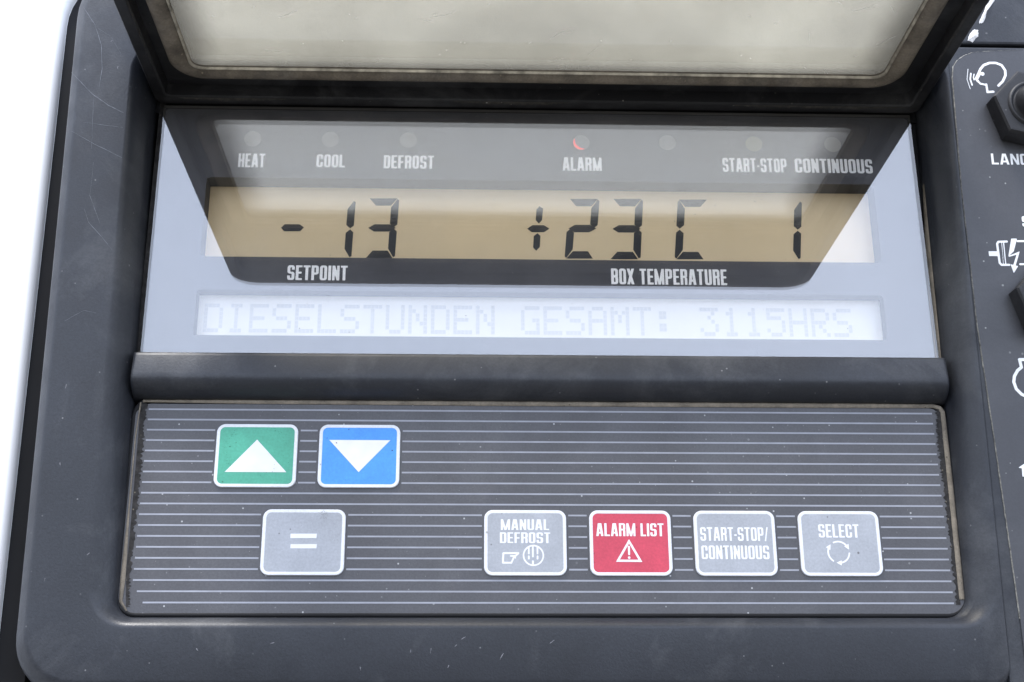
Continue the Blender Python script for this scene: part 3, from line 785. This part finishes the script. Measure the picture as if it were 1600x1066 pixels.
for d, y in ((0, 53.7), (.25, 52.9), (1.0, 52.4), (2.2, 52.4), (3.2, 52.9), (3.7, 53.4), (4.2, 53.97)):
    gl_.append(ll(-68.0 + d, 79.1 - d, 7.9 + d * .78, 65.5 - d, max(2.2, 6.5 - d), y))
link('window_gasket', loft('window_gasket', gl_), M_LIDGASKET, lid, smooth=True)
bd = [ll(-68.0 + d, 79.1 - d, 7.9 + d * .78, 65.5 - d, 2.4, y) for d, y in ((3.75, 53.35), (3.85, 53.1), (4.05, 53.1), (4.2, 53.6))]
link('gasket_highlight', loft('gasket_highlight', bd), mat('pale_gasket_highlight', (.34, .31, .25), .6, .3, .6, 300), lid)  # pale ring paints the highlight line along the gasket's inner edge
for xa, xb in ((-68, -46), (-12, 12), (46, 82)):     # rubbed edge of the lid
    v = []; f = []
    for i in range(60):
        x = xa + (xb - xa) * i / 59; w = 1.5 * random.uniform(.3, 1) * math.sin(math.pi * (i + .5) / 60) ** .5
        v += [(x, 50.98, 3.55), (x, 50.98, 3.55 - w)]
        if i: q = len(v) - 4; f.append((q, q + 1, q + 3, q + 2))
    link('worn_edge', mesh_from('worn_edge', v, f), mat('rubbed_plastic', (.045, .041, .036), .6, .3, .6, 700, speck=.2), lid)
v = []; f = []
for _ in range(70):                     # hairline scratches and nicks on the inner side of the window
    x, z = random.uniform(-60, 72), random.uniform(13, 50); a = random.gauss(.3, .9); L_ = random.choice((.4, .6, 1, 2, 5)) * random.uniform(.5, 1.2); w = .05
    p = [(x, z)]
    for k in range(5): a += random.gauss(0, .18); p.append((p[-1][0] + math.cos(a) * L_ / 5, p[-1][1] + math.sin(a) * L_ / 5))
    for k, (X, Z) in enumerate(p):
        ww = w * (.4, 1, 1.2, 1, .8, .3)[k]; v += [(X, 53.96, Z - ww), (X, 53.96, Z + ww)]
        if k: q = len(v) - 4; f.append((q, q + 1, q + 3, q + 2))
link('hairline_scratches', mesh_from('hairline_scratches', [(a_, b_, c_) for a_, b_, c_ in v], f), mat('bright_scratch', (.75, .75, .7), .5), lid, kind='stuff')
# hinge knuckles
def cyl(name, x0, x1, y, h, r_, n=20):
    v = []; f = []
    for x in (x0, x1):
        for i in range(n): a = 2 * math.pi * i / n; v.append((x, y + r_ * math.cos(a), h + r_ * math.sin(a)))
    for i in range(n): j = (i + 1) % n; f.append((i, j, n + j, n + i))
    f += [tuple(range(n)), tuple(range(n, 2 * n))]
    bm = bmesh.new(); vv = [bm.verts.new(q) for q in v]
    for q in f: bm.faces.new([vv[i] for i in q])
    return bm_mesh(name, bm)
link('hinge_pin', cyl('hinge_pin', -75.5, -72.8, 54.5, 3.5, 1.6), M_LID, lid)
link('hinge_pin', cyl('hinge_pin', 85.1, 88.4, 54.5, 3.5, 1.6), M_LID, lid)
link('recess_back', box_mesh('recess_back', -74, 86, 49.9, 60, -4, -1.0), M_BLACK, unit)

# ================================================================ switch panel
sw = thing('switch_panel', 'dark switch panel with white symbols and hexagonal rubber switch nuts, right of the control unit', 'switch panel', (115, -67, 0))
def sw_h(d): return lambda x, y: face_h(x, y) + d
def slab(name, x0, x1, y0, y1, d, depth, m, parent, rad=.4, **kw):
    lp = lambda o, dz, hh=None: [(x, y, face_h(x, y) + dz if hh is None else hh) for x, y in rrect(x0 + o, x1 - o, y0 + o, y1 - o, max(.1, rad - o * .3), 6, 10)]
    return link(name, loft(name, [lp(0, 0, -depth), lp(0, d - .5), lp(.12, d - .15), lp(.5, d)], cap1=True), m, parent, **kw)
slab('housing', 88.75, 150, -67.5, 61.0, -.55, 14, M_PLASTIC, sw)
def pan(px, py, d=0.):                  # point of the photograph on the sloping front
    h = 8.
    for _ in range(12): x, y = at(px, py, h); h = face_h(x, y) + d
    return x, y, h
# decal with rounded corner; its worn edge shows pale
edge_pts = [pan(1600, 76)[:2], pan(1545, 78.5)[:2], pan(1522, 80)[:2], pan(1508, 85)[:2], pan(1497, 92)[:2], pan(1490, 103)[:2], pan(1489, 120)[:2], pan(1494, 180)[:2], pan(1504, 300)[:2], pan(1516, 400)[:2], pan(1527, 500)[:2], pan(1542, 600)[:2], pan(1557, 700)[:2], pan(1570, 790)[:2], pan(1578, 845)[:2], pan(1597, 980)[:2]]
ex = [(146, edge_pts[0][1])] + edge_pts + [(edge_pts[-1][0] + .1, -64), (146, -64)]
def fan(name, pts, d, m, parent):
    v = [(x, y, face_h(x, y) + d) for x, y in pts]; return link(name, mesh_from(name, v, [tuple(range(len(v)))]), m, parent)
decal = fan('decal', ex, -.35, M_STICKER, sw)
v = []; f = []
for i in range(len(edge_pts) - 1):
    for k in range(10):
        t = k / 10; x = edge_pts[i][0] * (1 - t) + edge_pts[i + 1][0] * t; y = edge_pts[i][1] * (1 - t) + edge_pts[i + 1][1] * t
        dx, dy = edge_pts[i + 1][0] - edge_pts[i][0], edge_pts[i + 1][1] - edge_pts[i][1]; l_ = math.hypot(dx, dy)
        nx_, ny_ = dy / l_, -dx / l_; w = .10 * (.3 + random.random())
        v += [(x - nx_ * .08, y - ny_ * .08, face_h(x, y) - .31), (x + nx_ * w, y + ny_ * w, face_h(x, y) - .47)]
        if len(v) > 2: a = len(v) - 4; f.append((a, a + 1, a + 3, a + 2))
link('decal_edge', mesh_from('decal_edge', v, f), M_EDGE, decal)

# printed symbols
HS = -.31
def sp(x, y): p = pan(x, y, HS); return p[0], p[1]
def ss(a, b_, w, rnd=True): return d_seg(*sp(*a), *sp(*b_), w, rnd)
def sicon(name, fn, bb, step=.12, label=None):
    x0, y1 = sp(bb[0], bb[1]); x1, y0 = sp(bb[2], bb[3])
    return shape(name, fn, (x0 - .4, x1 + .4, y0 - .4, y1 + .4), step, sw_h(HS), M_LEGEND, decal, label=label)
def chain(pts, w): return [ss(pts[i], pts[i + 1], w) for i in range(len(pts) - 1)]
hd = chain([(1560, 134), (1567, 127), (1571, 118), (1570.5, 110), (1565, 102), (1556, 98.5), (1546, 98.5), (1537, 102), (1532, 108), (1529, 115), (1525, 123), (1528, 127)], .26)
hd += chain([(1528, 127), (1532, 131), (1539, 132.5), (1541, 132)], .2) + chain([(1541, 132), (1543, 144)], .22) + chain([(1543, 144), (1552, 143.5)], .26)
hd += [d_circ(*sp(1535, 115.5), .42), ss((1530, 116), (1527, 122), .3)]
hd += chain([(1522, 116), (1521, 121), (1522, 125)], .12) + chain([(1517, 115), (1516, 124), (1519, 133)], .16) + chain([(1512.5, 108), (1511, 124), (1516, 139)], .07)
sicon('talking_head_symbol', U(*hd), (1508, 94, 1575, 148))
gen = chain([(1573, 377.5), (1560, 378), (1558, 381), (1562, 411), (1565, 414), (1577, 414)], .22) + [ss((1545, 396.5), (1559, 396.5), .5, False)]
gen += chain([(1568, 378), (1571.5, 413)], .1) + chain([(1590, 377), (1604, 377)], .2) + chain([(1594, 413), (1604, 413)], .2) + chain([(1565, 378), (1568, 413)], .06)
gen += [d_poly([sp(1580, 373), sp(1589, 373), sp(1584, 393), sp(1575.5, 401)]), d_poly([sp(1576, 400), sp(1593, 393), sp(1592, 397), sp(1577, 401.5)]), d_poly([sp(1589, 396), sp(1593, 394), sp(1587, 415), sp(1583, 415)]),
        d_poly([sp(1579, 413), sp(1591, 416), sp(1584, 427)])]
sicon('generator_symbol', U(*gen), (1542, 370, 1604, 430))
eng = chain([(1606, 562), (1593, 562), (1596, 574), (1590, 579), (1585, 588), (1584, 597), (1588, 608), (1596, 616), (1606, 621)], .3)
sicon('engine_symbol', U(*eng), (1580, 556, 1608, 626))
arr = [d_poly([sp(1591, 731), sp(1600, 725), sp(1606, 733)]), ss((1600, 731), (1601, 745), .42, False)]
sicon('arrow_symbol', U(*arr), (1588, 722, 1606, 748))
def wide(txt, px0, pyt, pyb, pitch_px, name='legend'):
    x0, y1 = sp(px0, pyt); _, y0 = sp(px0, pyb); n_ = 0
    adv = sum(glyph(c_, s=.2, hs=.16, w=.72)[1] for c_ in txt) + .12 * (len(txt) - 1)
    w_mm = adv * (y1 - y0)
    me = text_mesh(name, txt, x0, x0 + w_mm, y0, y1, sw_h(HS), gap=.12, s=.2, hs=.16, w=.72)
    o = link(name, me, M_LEGEND, decal); o['label'] = 'printed legend ' + txt; return o
wide('LANGUAGE', 1548, 240, 257, 16)
wide('START', 1596, 338, 354, 16)

# hexagonal nuts with a rubber dome
def hexnut(cpx, cpy):
    x0, y0, h0 = pan(cpx, cpy, 3.6); base = face_h(x0, y0) - .4; R_ = 8.0; rot = math.radians(-14 + 180)
    def ring(r_, h, n=6, k=0): return [(x0 + r_ * math.cos(rot + 2 * math.pi * i / n), y0 + r_ * math.sin(rot + 2 * math.pi * i / n), h + (y0 * 0)) for i in range(n)]
    nut = link('hex_nut', loft('hex_nut', [ring(R_ + .3, base), ring(R_ + .1, base + 3.5), ring(R_ - .25, base + 3.95), ring(R_ - .6, base + 4.0)], cap1=True), M_BOOT, sw)
    lp = lambda r_, h: [(x0 + r_ * math.cos(2 * math.pi * i / 40), y0 + r_ * math.sin(2 * math.pi * i / 40), h) for i in range(40)]
    dome = [lp(5.3, base + 4.02), lp(5.1, base + 4.5), lp(4.7, base + 4.6), lp(4.5, base + 4.3), lp(4.2, base + 4.25)]
    for i in range(1, 10):
        a = i / 10 * math.pi / 2; dome.append(lp(4.0 * math.cos(a) + .05, base + 4.3 + 4.5 * math.sin(a)))
    link('rubber_boot', loft('rubber_boot', dome, cap1=True), M_BOOT, nut, smooth=True)
hexnut(1616, 163)
hexnut(1655, 464)

# ================================================================ cover above the switch panel
cov = thing('cover_panel', 'plain dark plastic cover with chipped white paint, above the switch panel at top right', 'cover', (115, 61.4, 5))
slab('cover_face', 88.8, 150, 61.6, 100, -.45, 14, M_PLASTIC, cov, rad=.6)
def chip(pts):
    n_ = len(pts); c0 = pan(sum(p[0] for p in pts) / n_, sum(p[1] for p in pts) / n_, -.1)
    v = [(c0[0], c0[1], c0[2] + .15)]
    ring0 = []
    for i in range(n_):
        for k in range(4):
            t = k / 4; q = pts[(i + 1) % n_]; p = (pts[i][0] * (1 - t) + q[0] * t + random.uniform(-.8, .8), pts[i][1] * (1 - t) + q[1] * t + random.uniform(-.8, .8))
            a = pan(*p, -.4); ring0.append((a[0], a[1], a[2] + .05))
    v += ring0; m_ = len(ring0)
    return mesh_from('paint_chip', v, [(0, 1 + i, 1 + (i + 1) % m_) for i in range(m_)])
link('paint_chip', chip([(1548, -4), (1556, -4), (1543, 18), (1536, 36), (1530, 37), (1533, 26)]), M_CHIP, cov)
link('paint_chip', chip([(1512, 64), (1514, 56), (1522, 46), (1528, 48), (1529, 57), (1522, 63), (1519, 67)]), M_CHIP, cov)

# ================================================================ white bodywork round the unit
body = thing('body_panel', 'white painted bodywork panel along the left edge, behind the dark control unit', 'bodywork', (-130, -100, -3))
hole = (-94.4, 155, -120, 88)
edge = []
for k in range(7):
    a = k / 6 * math.pi / 2; o = 2.0 * (1 - math.sin(a)) ; z = -2.0 * (1 - math.cos(a))
    edge.append((o, z))
def bl(d, h): return [(x - .014 * (y - 10), y, h) for x, y in rrect(hole[0] - d, hole[1] + d, hole[2] - d, hole[3] + d, (6 + d, 6 + d, 6 + d, 15 + d), 10, 10)]
loops = [[(x, y, -3.) for x, y in rrect(-400, 420, -500, 420, 5, 10, 10)], bl(8, -3.)]
for o, z in edge: loops.append(bl(o if o > .01 else 0, -3 + z))
# order from the flat sheet inwards
loops = loops[:2] + sorted(loops[2:], key=lambda lp: min(p[0] for p in lp)) + [bl(0, -5.4)]
link('sheet', loft('sheet', loops), M_WHITE, body, smooth=True)
link('edge_seal', loft('edge_seal', [[(x - .014 * (y - 10), y, -5.1) for x, y in rrect(-94.35, 154.9, -119.9, 87.95, (6, 6, 6, 15), 10, 10)],
                                      [(x, y, -7.5) for x, y in rrect(-88.7, 150.1, -110, 79.1, (10, 6, 6, 13), 10, 10)],
                                      [(x, y, -14.) for x, y in rrect(-88.7, 150.1, -110, 79.1, (10, 6, 6, 13), 10, 10)]], cap1=True), M_BLACK, body)
